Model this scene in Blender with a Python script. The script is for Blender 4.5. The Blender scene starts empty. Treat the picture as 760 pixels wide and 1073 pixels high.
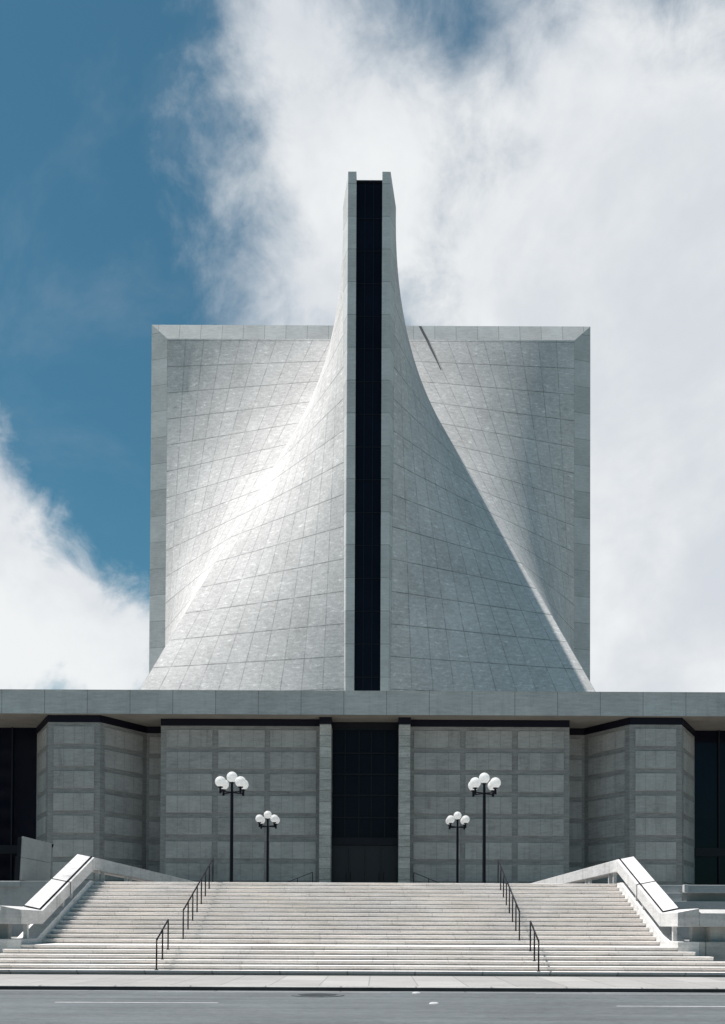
import bpy, bmesh, math, random
from mathutils import Vector, Matrix
random.seed(7)
S = bpy.context.scene
COL = S.collection
R = math.radians

# ------------------------------------------------------------------ camera
F, TH, RHO, CX, CZ, PX, YH = 1038.44, 0.016, 0.0042, 0.883, 1.409, 395.78, 969.87
cam = bpy.data.cameras.new('camera')
co = bpy.data.objects.new('camera', cam)
COL.objects.link(co)
S.camera = co
cam.sensor_fit = 'HORIZONTAL'
cam.sensor_width = 36.0
cam.lens = F / 760 * 36.0
PY = YH - F * math.tan(TH)
# picture centre relative to the principal point, turned back by the roll
a, b = 380 - PX, 536.5 - PY
cam.clip_start, cam.clip_end = 0.1, 6000
cam.shift_x = a / 760
cam.shift_y = -b / 760
co.location = (CX, 0, CZ)
co.matrix_world = Matrix.Translation((CX, 0, CZ)) @ Matrix.Rotation(R(90) + TH, 4, 'X') @ Matrix.Rotation(RHO, 4, 'Z')

def pix_dir(x, y):
    """direction of a pixel of the photograph (used to place the clouds in the sky)"""
    a, b = x - PX, y - PY
    u = a * math.cos(RHO) + b * math.sin(RHO)
    w = b * math.cos(RHO) - a * math.sin(RHO)
    return Vector((u / F, math.cos(TH) + w / F * math.sin(TH), math.sin(TH) - w / F * math.cos(TH))).normalized()

# ------------------------------------------------------------------ sun, sky, exposure
SUN = Vector((-0.40, 0.06, 1.0)).normalized()
sl = bpy.data.lights.new('sun', 'SUN')
sl.energy = 5.0
sl.angle = R(0.53)
sl.color = (1.0, 0.95, 0.92)
so = bpy.data.objects.new('sun', sl)
COL.objects.link(so)
so.rotation_euler = SUN.to_track_quat('Z', 'Y').to_euler()

class NT:
    """short node writer"""
    def __init__(s, tree):
        s.t = tree
    def n(s, typ, **kw):
        nd = s.t.nodes.new(typ)
        for k, v in kw.items():
            setattr(nd, k, v)
        return nd
    def put(s, sock, v):
        if v is None: return
        if hasattr(v, 'is_linked') or hasattr(v, 'links'):
            s.t.links.new(v, sock)
        else:
            sock.default_value = v
    def m(s, op, a, b=None, c=None, clamp=False):
        nd = s.n('ShaderNodeMath', operation=op, use_clamp=clamp)
        s.put(nd.inputs[0], a); s.put(nd.inputs[1], b); s.put(nd.inputs[2], c)
        return nd.outputs[0]
    def vm(s, op, a, b=None):
        nd = s.n('ShaderNodeVectorMath', operation=op)
        s.put(nd.inputs[0], a); s.put(nd.inputs[1], b)
        return nd.outputs['Value'] if op in ('DOT_PRODUCT', 'LENGTH') else nd.outputs[0]
    def ss(s, v, lo, hi, a=0.0, b=1.0):
        nd = s.n('ShaderNodeMapRange', interpolation_type='SMOOTHSTEP')
        s.put(nd.inputs[0], v)
        for i, q in enumerate((lo, hi, a, b)): s.put(nd.inputs[1 + i], q)
        return nd.outputs[0]
    def lin(s, v, lo, hi, a=0.0, b=1.0):
        nd = s.n('ShaderNodeMapRange')
        s.put(nd.inputs[0], v)
        for i, q in enumerate((lo, hi, a, b)): s.put(nd.inputs[1 + i], q)
        return nd.outputs[0]
    def noise(s, vec, scale, detail=4, rough=0.55, dist=0.0):
        nd = s.n('ShaderNodeTexNoise')
        s.put(nd.inputs['Vector'], vec)
        nd.inputs['Scale'].default_value = scale
        nd.inputs['Detail'].default_value = detail
        nd.inputs['Roughness'].default_value = rough
        nd.inputs['Distortion'].default_value = dist
        return nd.outputs[0]
    def mix(s, f, a, b, mode='MIX'):
        nd = s.n('ShaderNodeMix', data_type='RGBA', blend_type=mode)
        s.put(nd.inputs[0], f)
        for sock, v in ((nd.inputs[6], a), (nd.inputs[7], b)):
            if isinstance(v, (tuple, list)): v = (*v[:3], 1.0)
            s.put(sock, v)
        return nd.outputs[2]
    def xyz(s, x, y, z):
        nd = s.n('ShaderNodeCombineXYZ')
        s.put(nd.inputs[0], x); s.put(nd.inputs[1], y); s.put(nd.inputs[2], z)
        return nd.outputs[0]
    def sep(s, v):
        nd = s.n('ShaderNodeSeparateXYZ'); s.put(nd.inputs[0], v)
        return nd.outputs
    def white(s, v):
        nd = s.n('ShaderNodeTexWhiteNoise', noise_dimensions='3D'); s.put(nd.inputs['Vector'], v)
        return nd.outputs['Value']

W = bpy.data.worlds.new('World')
S.world = W
W.use_nodes = True
wt = NT(W.node_tree)
W.node_tree.nodes.clear()
sky = wt.n('ShaderNodeTexSky', sky_type='NISHITA')
sky.sun_disc = False
sky.sun_elevation = math.asin(SUN.z)
sky.sun_rotation = math.atan2(SUN.x, SUN.y) % (2 * math.pi)
sky.air_density = 1.0
sky.dust_density = 0.4
sky.ozone_density = 2.5
D = wt.n('ShaderNodeTexCoord').outputs['Generated']
# clouds: a union of discs on the sky dome, edges broken up by noise
def disc(x, y, r):
    d = wt.vm('DOT_PRODUCT', D, tuple(pix_dir(x, y)))
    ang = wt.m('ARCCOSINE', wt.m('MINIMUM', d, 0.99999))
    return wt.m('SUBTRACT', r / F, ang)
def union(lst):
    o = None
    for q in lst:
        v = disc(*q)
        o = v if o is None else wt.m('SMOOTH_MAX', o, v, 0.04)
    return o
big = union([(760, 520, 350), (640, 270, 250), (385, 190, 170), (320, 40, 100), (350, 300, 136), (560, 40, 95), (720, 60, 120), (1150, 300, 380)])
low = union([(-35, 650, 150), (68, 622, 108), (110, 680, 118), (-130, 600, 220), (-420, 620, 260)])
warp = wt.noise(D, 3.0, 5, 0.6)
fb = wt.noise(D, 6.5, 9, 0.60, 0.35)
fb2 = wt.noise(wt.vm('ADD', D, (3.1, 1.7, 0.4)), 17.0, 8, 0.62, 0.3)
nz = wt.m('ADD', wt.m('MULTIPLY', wt.m('SUBTRACT', fb, 0.5), 0.13), wt.m('MULTIPLY', wt.m('SUBTRACT', fb2, 0.5), 0.11))
holes = wt.m('MAXIMUM', disc(440, 5, 45), disc(545, 175, 62))
hole = wt.ss(holes, -0.06, 0.07, 0.0, 0.038)
f_big = wt.m('SUBTRACT', wt.m('SUBTRACT', wt.m('ADD', big, nz), hole), 0.052)
f_low = wt.m('ADD', low, wt.m('SUBTRACT', wt.m('MULTIPLY', nz, 0.72), 0.046))
# the rest of the dome (behind and beside the camera) has broken cloud as well
away = wt.ss(wt.vm('DOT_PRODUCT', D, (0, 1, 0)), 0.25, 0.55, 1.0, 0.0)
f_gen = wt.m('MULTIPLY', wt.m('SUBTRACT', wt.noise(D, 2.2, 8, 0.6, 0.3), 0.66), 0.9)
f_gen = wt.m('SUBTRACT', f_gen, wt.m('MULTIPLY', wt.m('SUBTRACT', 1.0, away), 2.0))
c_big = wt.ss(f_big, -0.050, 0.060)
c_low = wt.ss(f_low, -0.012, 0.032)
c_gen = wt.ss(f_gen, -0.05, 0.12)
cov = wt.m('MAXIMUM', wt.m('MAXIMUM', c_big, c_low), c_gen)
wisp = wt.m('MULTIPLY', wt.ss(wt.noise(D, 4.2, 7, 0.62, 0.6), 0.52, 0.80), 0.10)
cov = wt.m('MAXIMUM', cov, wisp)
shade = wt.m('ADD', wt.m('MULTIPLY', wt.noise(wt.vm('ADD', D, (0.7, 0.2, 5.0)), 4.5, 6, 0.55, 0.4), 0.62), wt.m('MULTIPLY', fb2, 0.16))
ccol = wt.mix(wt.ss(shade, 0.28, 0.50), (0.44, 0.467, 0.50), (0.58, 0.594, 0.60))
skyc = wt.mix(1.0, sky.outputs[0], (0.54, 1.0, 0.92), 'MULTIPLY')
SKY_STRENGTH = 0.053
skyn = wt.n('ShaderNodeBackground'); wt.put(skyn.inputs[0], skyc); skyn.inputs[1].default_value = SKY_STRENGTH
cln = wt.n('ShaderNodeBackground'); wt.put(cln.inputs[0], ccol); cln.inputs[1].default_value = 1.0
mx = wt.n('ShaderNodeMixShader')
wt.put(mx.inputs[0], cov); wt.put(mx.inputs[1], skyn.outputs[0]); wt.put(mx.inputs[2], cln.outputs[0])
wo = wt.n('ShaderNodeOutputWorld'); wt.put(wo.inputs[0], mx.outputs[0])

S.view_settings.view_transform = 'Standard'
S.view_settings.look = 'None'
S.view_settings.exposure = 0.60
S.view_settings.gamma = 1.0
S.view_settings.use_curve_mapping = False
S.render.engine = 'CYCLES'

# ------------------------------------------------------------------ levels
ZW, ZR = -0.08, -0.18                 # sidewalk, road
ZL, ZP = 0.76, 3.10                   # landing, plaza
Y_KERB, Y_FOOT, Y_LAND, Y_UP, Y_TOP = 24.1, 29.3, 31.3, 33.3, 39.3
XS = 10.37                            # half width of the stairs

NL, NU = 6, 15
rl, ru = (ZL - ZW) / NL, (ZP - ZL) / NU

# ------------------------------------------------------------------ materials
def material(name, rough=0.85, spec=0.3):
    m = bpy.data.materials.new(name)
    m.use_nodes = True
    t = NT(m.node_tree)
    bs = m.node_tree.nodes['Principled BSDF']
    bs.inputs['Roughness'].default_value = rough
    bs.inputs['Specular IOR Level'].default_value = spec
    return m, t, bs
def bump(t, bs, h, dist=0.01, strength=0.5):
    nd = t.n('ShaderNodeBump'); nd.inputs['Distance'].default_value = dist; nd.inputs['Strength'].default_value = strength
    t.put(nd.inputs['Height'], h); t.put(bs.inputs['Normal'], nd.outputs[0])
def scaled(c, k): return tuple(x * k for x in c)

def mat_hypar():
    """stone panels whose joints follow the two families of straight lines of the surface"""
    m, t, bs = material('roof_travertine', 1.0, 0.06)
    uv = t.n('ShaderNodeUVMap', uv_map='panels').outputs[0]
    q = t.sep(uv)
    ln = t.n('ShaderNodeUVMap', uv_map='length').outputs[0]
    ln = t.sep(ln)[0]
    U = t.m('MULTIPLY', q[0], 10.0)
    V = t.m('DIVIDE', q[1], 2.6)
    pos = t.n('ShaderNodeNewGeometry').outputs['Position']
    du = t.m('MULTIPLY', t.m('ABSOLUTE', t.m('SUBTRACT', t.m('FRACT', t.m('ADD', U, 0.5)), 0.5)), t.m('DIVIDE', ln, 10.0))
    dv = t.m('MULTIPLY', t.m('ABSOLUTE', t.m('SUBTRACT', t.m('FRACT', t.m('ADD', V, 0.5)), 0.5)), 2.6)
    wob = t.noise(pos, 1.2, 3)
    ju = t.m('MULTIPLY', t.ss(du, 0.018, 0.055, 1.0, 0.0), t.lin(wob, 0.35, 0.65, 0.25, 0.85))
    jv = t.m('MULTIPLY', t.ss(dv, 0.018, 0.065, 1.0, 0.0), t.lin(wob, 0.30, 0.60, 0.5, 1.0))
    j = t.m('MAXIMUM', ju, jv)
    cell = t.white(t.xyz(t.m('FLOOR', U), t.m('FLOOR', V), t.m('FLOOR', t.m('MULTIPLY', t.n('ShaderNodeObjectInfo').outputs['Random'], 97))))
    big_n = t.noise(pos, 0.22, 4, 0.6)
    # flecks: short light veins running along the courses
    st = t.xyz(t.m('MULTIPLY', q[0], t.m('MULTIPLY', ln, 1.0)), t.m('MULTIPLY', q[1], 2.6), 0.0)
    fleck = t.noise(st, 1.7, 8, 0.68, 0.3)
    fine = t.noise(pos, 7.0, 4, 0.7)
    k = t.m('ADD', t.lin(cell, 0, 1, 0.955, 1.035), t.lin(big_n, 0.3, 0.7, -0.10, 0.10))
    k = t.m('ADD', k, t.lin(fleck, 0.40, 0.62, -0.11, 0.08))
    k = t.m('ADD', k, t.ss(fleck, 0.58, 0.70, 0.0, 0.38))
    k = t.m('ADD', k, t.lin(fine, 0.3, 0.7, -0.13, 0.13))
    sp = t.noise(t.xyz(t.m('MULTIPLY', q[0], ln), t.m('MULTIPLY', q[1], 1.6), 4.0), 1.15, 5, 0.62, 0.5)
    where = t.ss(t.noise(pos, 0.13, 3), 0.42, 0.62, 0.25, 1.0)
    k = t.m('ADD', k, t.m('MULTIPLY', where, t.ss(sp, 0.60, 0.67, 0.0, 0.24)))
    k = t.m('SUBTRACT', k, t.ss(sp, 0.40, 0.30, 0.0, 0.14))
    col = t.mix(1.0, (0.59, 0.575, 0.56), t.xyz(k, k, k), 'MULTIPLY')
    col = t.mix(t.m('MULTIPLY', j, 0.68), col, (0.11, 0.115, 0.115))
    t.put(bs.inputs['Base Color'], col)
    bump(t, bs, t.m('ADD', fleck, t.m('MULTIPLY', fine, 0.6)), 0.03, 0.35)
    return m

def mat_stone(name, base, joints=None, axis='X', warm=0.0, streak=0.0, rough=0.85, fine=0.10, zjoint=None, joff=0.0, seed=0.0, speck=0.0):
    """weathered stone or concrete in world space; joints = spacing in metres along an axis"""
    m, t, bs = material(name, rough, 0.25)
    pos = t.n('ShaderNodeNewGeometry').outputs['Position']
    p = t.sep(pos)
    n1 = t.noise(t.vm('ADD', pos, (seed, 0, 0)), 0.55, 5, 0.6)
    n2 = t.noise(t.xyz(t.m('MULTIPLY', p[0], 1.3), t.m('MULTIPLY', p[1], 1.3), t.m('MULTIPLY', p[2], 9.0)), 1.0, 7, 0.66)
    n3 = t.noise(pos, 14.0, 4, 0.7)
    k = t.m('ADD', t.lin(n1, 0.3, 0.7, 0.90, 1.10), t.lin(n3, 0.3, 0.7, -fine, fine))
    k = t.m('ADD', k, t.lin(n2, 0.3, 0.7, -fine * 1.1, fine * 1.1))
    if streak:
        n4 = t.noise(t.xyz(t.m('MULTIPLY', p[0], 2.6), t.m('MULTIPLY', p[1], 2.6), t.m('MULTIPLY', p[2], 0.18)), 1.0, 6, 0.7)
        k = t.m('SUBTRACT', k, t.ss(n4, 0.50, 0.75, 0.0, streak))
    if speck:
        n5 = t.noise(t.xyz(t.m('MULTIPLY', p[0], 1.5), t.m('MULTIPLY', p[1], 1.5), t.m('MULTIPLY', p[2], 4.0)), 1.6, 8, 0.7)
        k = t.m('ADD', k, t.ss(n5, 0.60, 0.70, 0.0, speck))
    j = None
    if joints:
        ax = p['XYZ'.index(axis)]
        U = t.m('DIVIDE', t.m('ADD', ax, joff), joints)
        dj = t.m('MULTIPLY', t.m('ABSOLUTE', t.m('SUBTRACT', t.m('FRACT', t.m('ADD', U, 0.5)), 0.5)), joints)
        j = t.ss(dj, 0.010, 0.035, 1.0, 0.0)
        k = t.m('ADD', k, t.lin(t.white(t.xyz(t.m('FLOOR', U), 0.5, 0.5)), 0, 1, -0.06, 0.06))
    if zjoint:
        V = t.m('DIVIDE', p[2], zjoint)
        dz = t.m('MULTIPLY', t.m('ABSOLUTE', t.m('SUBTRACT', t.m('FRACT', t.m('ADD', V, 0.5)), 0.5)), zjoint)
        jz = t.ss(dz, 0.010, 0.035, 1.0, 0.0)
        k = t.m('ADD', k, t.lin(t.white(t.xyz(0.3, 0.5, t.m('FLOOR', V))), 0, 1, -0.14, 0.14))
        j = jz if j is None else t.m('MAXIMUM', j, jz)
    col = t.mix(1.0, base, t.xyz(k, k, k), 'MULTIPLY')
    if j is not None:
        col = t.mix(t.m('MULTIPLY', j, 0.65), col, scaled(base, 0.25))
    t.put(bs.inputs['Base Color'], col)
    bump(t, bs, t.m('ADD', n2, t.m('MULTIPLY', n3, 0.7)), 0.012, 0.5)
    return m

def mat_panel(name, base):
    """facade slabs: uses a UV in metres along the wall; fine upright joints"""
    m, t, bs = material(name, 0.85, 0.25)
    uv = t.sep(t.n('ShaderNodeUVMap', uv_map='wall').outputs[0])
    pos = t.n('ShaderNodeNewGeometry').outputs['Position']
    p = t.sep(pos)
    U = uv[0]                                          # 0..1 over one panel, whole number = panel index
    sub = t.m('MULTIPLY', U, 4.0)
    dj = t.m('ABSOLUTE', t.m('SUBTRACT', t.m('FRACT', t.m('ADD', sub, 0.5)), 0.5))
    j = t.ss(dj, 0.012, 0.045, 1.0, 0.0)
    cell = t.white(t.xyz(t.m('FLOOR', sub), t.m('FLOOR', t.m('MULTIPLY', uv[1], 1.0)), 0.0))
    n1 = t.noise(pos, 0.5, 5, 0.6)
    n2 = t.noise(t.xyz(t.m('MULTIPLY', p[0], 1.2), t.m('MULTIPLY', p[1], 1.2), t.m('MULTIPLY', p[2], 5.0)), 1.4, 8, 0.72)
    n3 = t.noise(pos, 13.0, 4, 0.7)
    k = t.m('ADD', t.lin(cell, 0, 1, 0.94, 1.05), t.lin(n1, 0.3, 0.7, -0.14, 0.14))
    k = t.m('ADD', k, t.lin(n2, 0.3, 0.7, -0.18, 0.18))
    k = t.m('ADD', k, t.lin(n3, 0.3, 0.7, -0.13, 0.13))
    k = t.m('SUBTRACT', k, t.ss(t.noise(t.xyz(t.m('MULTIPLY', p[0], 2.0), t.m('MULTIPLY', p[1], 2.0), t.m('MULTIPLY', p[2], 0.3)), 1.0, 6, 0.7), 0.52, 0.75, 0.0, 0.22))
    k = t.m('ADD', k, t.lin(t.white(t.xyz(t.m('FLOOR', U), uv[1], 4.0)), 0, 1, -0.07, 0.07))
    col = t.mix(1.0, base, t.xyz(k, k, k), 'MULTIPLY')
    col = t.mix(t.m('MULTIPLY', j, 0.35), col, scaled(base, 0.35))
    t.put(bs.inputs['Base Color'], col)
    bump(t, bs, t.m('ADD', n2, n3), 0.012, 0.5)
    return m

def mat_steps():
    """long stone treads: blocks of different tone, chips, rusty and grey streaks"""
    m, t, bs = material('stair_granite', 0.8, 0.3)
    pos = t.n('ShaderNodeNewGeometry').outputs['Position']
    p = t.sep(pos)
    row = t.m('FLOOR', t.m('MULTIPLY', t.m('SUBTRACT', p[2], 0.005), 6.9))
    off = t.m('MULTIPLY', t.white(t.xyz(row, 3.0, 0.0)), 4.0)
    U = t.m('DIVIDE', t.m('ADD', p[0], off), 2.3)
    cell = t.white(t.xyz(t.m('FLOOR', U), row, 1.0))
    dj = t.m('MULTIPLY', t.m('ABSOLUTE', t.m('SUBTRACT', t.m('FRACT', t.m('ADD', U, 0.5)), 0.5)), 2.3)
    j = t.ss(dj, 0.006, 0.03, 1.0, 0.0)
    n1 = t.noise(t.xyz(t.m('MULTIPLY', p[0], 0.8), t.m('MULTIPLY', p[1], 6.0), t.m('MULTIPLY', p[2], 14.0)), 1.0, 7, 0.65)
    n2 = t.noise(t.xyz(t.m('MULTIPLY', p[0], 2.2), t.m('MULTIPLY', p[1], 8.0), t.m('MULTIPLY', p[2], 9.0)), 1.3, 8, 0.72, 0.4)
    n3 = t.noise(pos, 16.0, 4, 0.7)
    n4 = t.noise(pos, 0.45, 4, 0.6)
    k = t.m('ADD', t.lin(cell, 0, 1, 0.94, 1.03), t.lin(n1, 0.3, 0.7, -0.14, 0.12))
    k = t.m('ADD', k, t.lin(n3, 0.3, 0.7, -0.10, 0.10))
    k = t.m('SUBTRACT', k, t.ss(n2, 0.60, 0.74, 0.0, 0.42))
    # darker towards the foot of each riser, broken up along the step
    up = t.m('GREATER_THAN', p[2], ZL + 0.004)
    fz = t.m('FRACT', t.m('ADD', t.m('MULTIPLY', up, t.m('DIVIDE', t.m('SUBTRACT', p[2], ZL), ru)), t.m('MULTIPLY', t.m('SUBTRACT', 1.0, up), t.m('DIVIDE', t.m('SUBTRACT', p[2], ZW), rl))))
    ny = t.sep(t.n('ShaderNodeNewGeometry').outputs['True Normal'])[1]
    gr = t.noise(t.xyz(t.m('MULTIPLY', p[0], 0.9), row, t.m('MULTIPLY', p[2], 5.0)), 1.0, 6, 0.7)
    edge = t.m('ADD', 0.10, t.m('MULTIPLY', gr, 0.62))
    riser_dark = t.m('MULTIPLY', t.m('LESS_THAN', ny, -0.5), t.ss(t.m('SUBTRACT', fz, edge), -0.22, 0.06, 1.0, 0.0))
    k = t.m('SUBTRACT', k, t.m('MULTIPLY', riser_dark, 0.42))
    tr = t.noise(t.xyz(t.m('MULTIPLY', p[0], 0.25), t.m('MULTIPLY', p[1], 0.35), row), 1.6, 5, 0.6)
    k = t.m('ADD', k, t.lin(tr, 0.3, 0.7, -0.07, 0.06))
    col = t.mix(t.lin(n4, 0.35, 0.65), (0.735, 0.69, 0.645), (0.735, 0.70, 0.67))
    col = t.mix(1.0, col, t.xyz(k, k, k), 'MULTIPLY')
    col = t.mix(t.m('MULTIPLY', j, 0.25), col, (0.12, 0.11, 0.10))
    t.put(bs.inputs['Base Color'], col)
    bump(t, bs, t.m('ADD', n2, t.m('MULTIPLY', n3, 0.6)), 0.012, 0.6)
    return m

def mat_plain(name, base, rough=0.5, spec=0.3, var=0.08, metal=0.0, scale=6.0):
    m, t, bs = material(name, rough, spec)
    pos = t.n('ShaderNodeTexCoord').outputs['Object']
    n = t.noise(pos, scale, 5, 0.65)
    k = t.lin(n, 0.3, 0.7, 1 - var, 1 + var)
    t.put(bs.inputs['Base Color'], t.mix(1.0, base, t.xyz(k, k, k), 'MULTIPLY'))
    t.put(bs.inputs['Roughness'], t.lin(n, 0.3, 0.7, max(0.02, rough - 0.06), min(1, rough + 0.06)))
    bs.inputs['Metallic'].default_value = metal
    return m

def mat_asphalt():
    m, t, bs = material('asphalt', 0.85, 0.3)
    pos = t.n('ShaderNodeNewGeometry').outputs['Position']
    p = t.sep(pos)
    lane = t.noise(t.xyz(t.m('MULTIPLY', p[0], 0.06), t.m('MULTIPLY', p[1], 1.6), 0), 1.0, 6, 0.6)
    patch = t.noise(pos, 0.35, 5, 0.6)
    grit = t.noise(pos, 55.0, 3, 0.8)
    mid = t.noise(t.xyz(t.m('MULTIPLY', p[0], 0.7), t.m('MULTIPLY', p[1], 3.0), 0), 2.5, 6, 0.7)
    k = t.m('ADD', t.lin(lane, 0.3, 0.7, 0.76, 1.24), t.lin(patch, 0.3, 0.7, -0.14, 0.14))
    k = t.m('ADD', k, t.lin(grit, 0.3, 0.7, -0.30, 0.30))
    k = t.m('ADD', k, t.lin(mid, 0.3, 0.7, -0.13, 0.13))
    grain = t.noise(pos, 5.0, 7, 0.75)
    k = t.m('ADD', k, t.lin(grain, 0.3, 0.7, -0.22, 0.22))
    # tar seams along the street
    seam = t.m('ABSOLUTE', t.m('SUBTRACT', t.m('ADD', p[1], t.m('MULTIPLY', t.noise(pos, 0.4, 3), 0.3)), 21.35))
    k = t.m('SUBTRACT', k, t.ss(seam, 0.01, 0.06, 0.16, 0.0))
    t.put(bs.inputs['Base Color'], t.mix(1.0, (0.094, 0.106, 0.112), t.xyz(k, k, k), 'MULTIPLY'))
    bump(t, bs, grit, 0.01, 0.6)
    return m

def mat_sidewalk():
    m, t, bs = material('sidewalk_concrete', 0.85, 0.3)
    pos = t.n('ShaderNodeNewGeometry').outputs['Position']
    p = t.sep(pos)
    U = t.m('DIVIDE', t.m('ADD', p[0], t.m('ADD', 0.55, t.m('MULTIPLY', p[1], 0.0))), 1.22)
    V = t.m('DIVIDE', t.m('SUBTRACT', p[1], 24.3), 2.4)
    dj = t.m('MULTIPLY', t.m('ABSOLUTE', t.m('SUBTRACT', t.m('FRACT', t.m('ADD', U, 0.5)), 0.5)), 1.22)
    dv = t.m('MULTIPLY', t.m('ABSOLUTE', t.m('SUBTRACT', t.m('FRACT', t.m('ADD', V, 0.5)), 0.5)), 2.4)
    j = t.m('MAXIMUM', t.ss(dj, 0.006, 0.03, 1.0, 0.0), t.ss(dv, 0.01, 0.05, 1.0, 0.0))
    cell = t.white(t.xyz(t.m('FLOOR', U), t.m('FLOOR', V), 2.0))
    n1 = t.noise(pos, 0.8, 6, 0.65); n3 = t.noise(pos, 20, 4, 0.7)
    k = t.m('ADD', t.lin(cell, 0, 1, 0.88, 1.06), t.lin(n1, 0.3, 0.7, -0.10, 0.10))
    k = t.m('ADD', k, t.lin(n3, 0.3, 0.7, -0.08, 0.08))
    k = t.m('SUBTRACT', k, t.ss(t.noise(pos, 2.6, 6, 0.7), 0.62, 0.72, 0.0, 0.14))
    k = t.m('ADD', k, t.m('MULTIPLY', t.m('GREATER_THAN', cell, 0.90), 0.06))
    col = t.mix(1.0, (0.275, 0.27, 0.26), t.xyz(k, k, k), 'MULTIPLY')
    col = t.mix(t.m('MULTIPLY', j, 0.55), col, (0.12, 0.12, 0.115))
    t.put(bs.inputs['Base Color'], col)
    return m

def mat_glass(name, base, rough=0.08, spec=0.12):
    m, t, bs = material(name, rough, spec)
    pos = t.n('ShaderNodeNewGeometry').outputs['Position']
    n = t.noise(pos, 0.35, 3)
    k = t.lin(n, 0.3, 0.7, 0.8, 1.2)
    t.put(bs.inputs['Base Color'], t.mix(1.0, base, t.xyz(k, k, k), 'MULTIPLY'))
    bump(t, bs, n, 0.02, 0.15)
    return m

M = {}
M['hypar'] = mat_hypar()
M['rim'] = mat_stone('roof_edge_stone', (0.50, 0.505, 0.495), zjoint=2.6, fine=0.12, speck=0.16)
M['rim_top'] = mat_stone('roof_top_edge_stone', (0.50, 0.505, 0.495), joints=2.1, axis='X', fine=0.12, speck=0.16)
M['rim_top_y'] = mat_stone('roof_top_edge_stone_side', (0.50, 0.505, 0.495), joints=2.1, axis='Y', fine=0.12, speck=0.16)
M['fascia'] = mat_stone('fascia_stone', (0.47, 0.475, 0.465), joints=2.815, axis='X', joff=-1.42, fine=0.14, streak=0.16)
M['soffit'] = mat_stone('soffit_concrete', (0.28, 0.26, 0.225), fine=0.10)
M['band'] = mat_stone('facade_rough_concrete', (0.278, 0.268, 0.255), fine=0.22, streak=0.16)
M['panel'] = mat_panel('facade_travertine', (0.39, 0.375, 0.355))
M['pillar'] = mat_stone('pillar_stone', (0.44, 0.425, 0.39), zjoint=0.74, fine=0.26)
M['black'] = mat_plain('black_painted_metal', (0.006, 0.006, 0.014), 0.6, 0.2, 0.15)
M['glass'] = mat_glass('dark_glass', (0.006, 0.007, 0.014), 0.06, 0.16)
M['slotglass'] = mat_glass('dark_stained_glass', (0.006, 0.007, 0.014), 0.25, 0.10)
M['mullion'] = mat_plain('bronze_mullion', (0.007, 0.008, 0.013), 0.5, 0.25)
M['door'] = mat_plain('bronze_door', (0.020, 0.021, 0.026), 0.45, 0.3)
M['steps'] = mat_steps()
M['foot'] = mat_stone('foot_step_stone', (0.33, 0.34, 0.345), joints=2.0, fine=0.12)
M['curb'] = mat_stone('stair_curb_stone', (0.57, 0.565, 0.55), fine=0.11, streak=0.16)
M['beam'] = mat_stone('parapet_concrete', (0.53, 0.525, 0.515), fine=0.13, streak=0.30)
M['frontbeam'] = mat_stone('parapet_concrete_shaded', (0.44, 0.435, 0.42), joints=2.4, fine=0.12, streak=0.22)  # same concrete as the beams, darkened for its shaded street face
M['plinth'] = mat_stone('plinth_concrete', (0.36, 0.355, 0.335), joints=1.25, fine=0.10, streak=0.15)
M['terrace'] = mat_stone('terrace_wall_concrete', (0.36, 0.37, 0.37), fine=0.07, streak=0.10)
M['plaza'] = mat_stone('plaza_paving', (0.24, 0.235, 0.225), joints=1.2, fine=0.08)
M['joint'] = mat_plain('joint_sealant', (0.02, 0.02, 0.022), 0.8)
M['rail'] = mat_plain('black_handrail_steel', (0.006, 0.006, 0.012), 0.6, 0.18, 0.2)
M['globe'] = mat_plain('opal_globe', (0.86, 0.86, 0.85), 0.28, 0.4, 0.02, scale=2.0)
def mat_globe():
    m, t, bs = material('opal_globe_glass', 0.3, 0.4)
    bs.inputs['Base Color'].default_value = (0.86, 0.86, 0.85, 1)
    tl = t.n('ShaderNodeBsdfTranslucent'); tl.inputs[0].default_value = (0.93, 0.93, 0.92, 1)
    mx_ = t.n('ShaderNodeMixShader'); mx_.inputs[0].default_value = 0.65
    out = m.node_tree.nodes['Material Output']
    t.put(mx_.inputs[1], bs.outputs[0]); t.put(mx_.inputs[2], tl.outputs[0]); t.put(out.inputs['Surface'], mx_.outputs[0])
    return m
M['globe'] = mat_globe()
M['asphalt'] = mat_asphalt()
M['sidewalk'] = mat_sidewalk()
M['kerb'] = mat_stone('kerb_granite', (0.32, 0.32, 0.31), joints=1.83, fine=0.14)
M['kerbface'] = mat_stone('kerb_shaded_face', (0.045, 0.045, 0.047), fine=0.15)  # street side of the kerb, its shade put into the colour
M['gutter'] = mat_stone('gutter_concrete', (0.17, 0.18, 0.185), joints=3.0, fine=0.10)
M['paint'] = mat_stone('road_paint', (0.44, 0.45, 0.45), fine=0.20)
M['iron'] = mat_plain('cast_iron', (0.075, 0.085, 0.09), 0.7, 0.3, 0.2)
M['ground'] = mat_stone('city_ground', (0.22, 0.22, 0.21), fine=0.10)
M['roofing'] = mat_stone('podium_roofing', (0.26, 0.26, 0.25), fine=0.08)
M['bldg'] = mat_stone('apartment_render', (0.42, 0.41, 0.39), fine=0.06)

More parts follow.
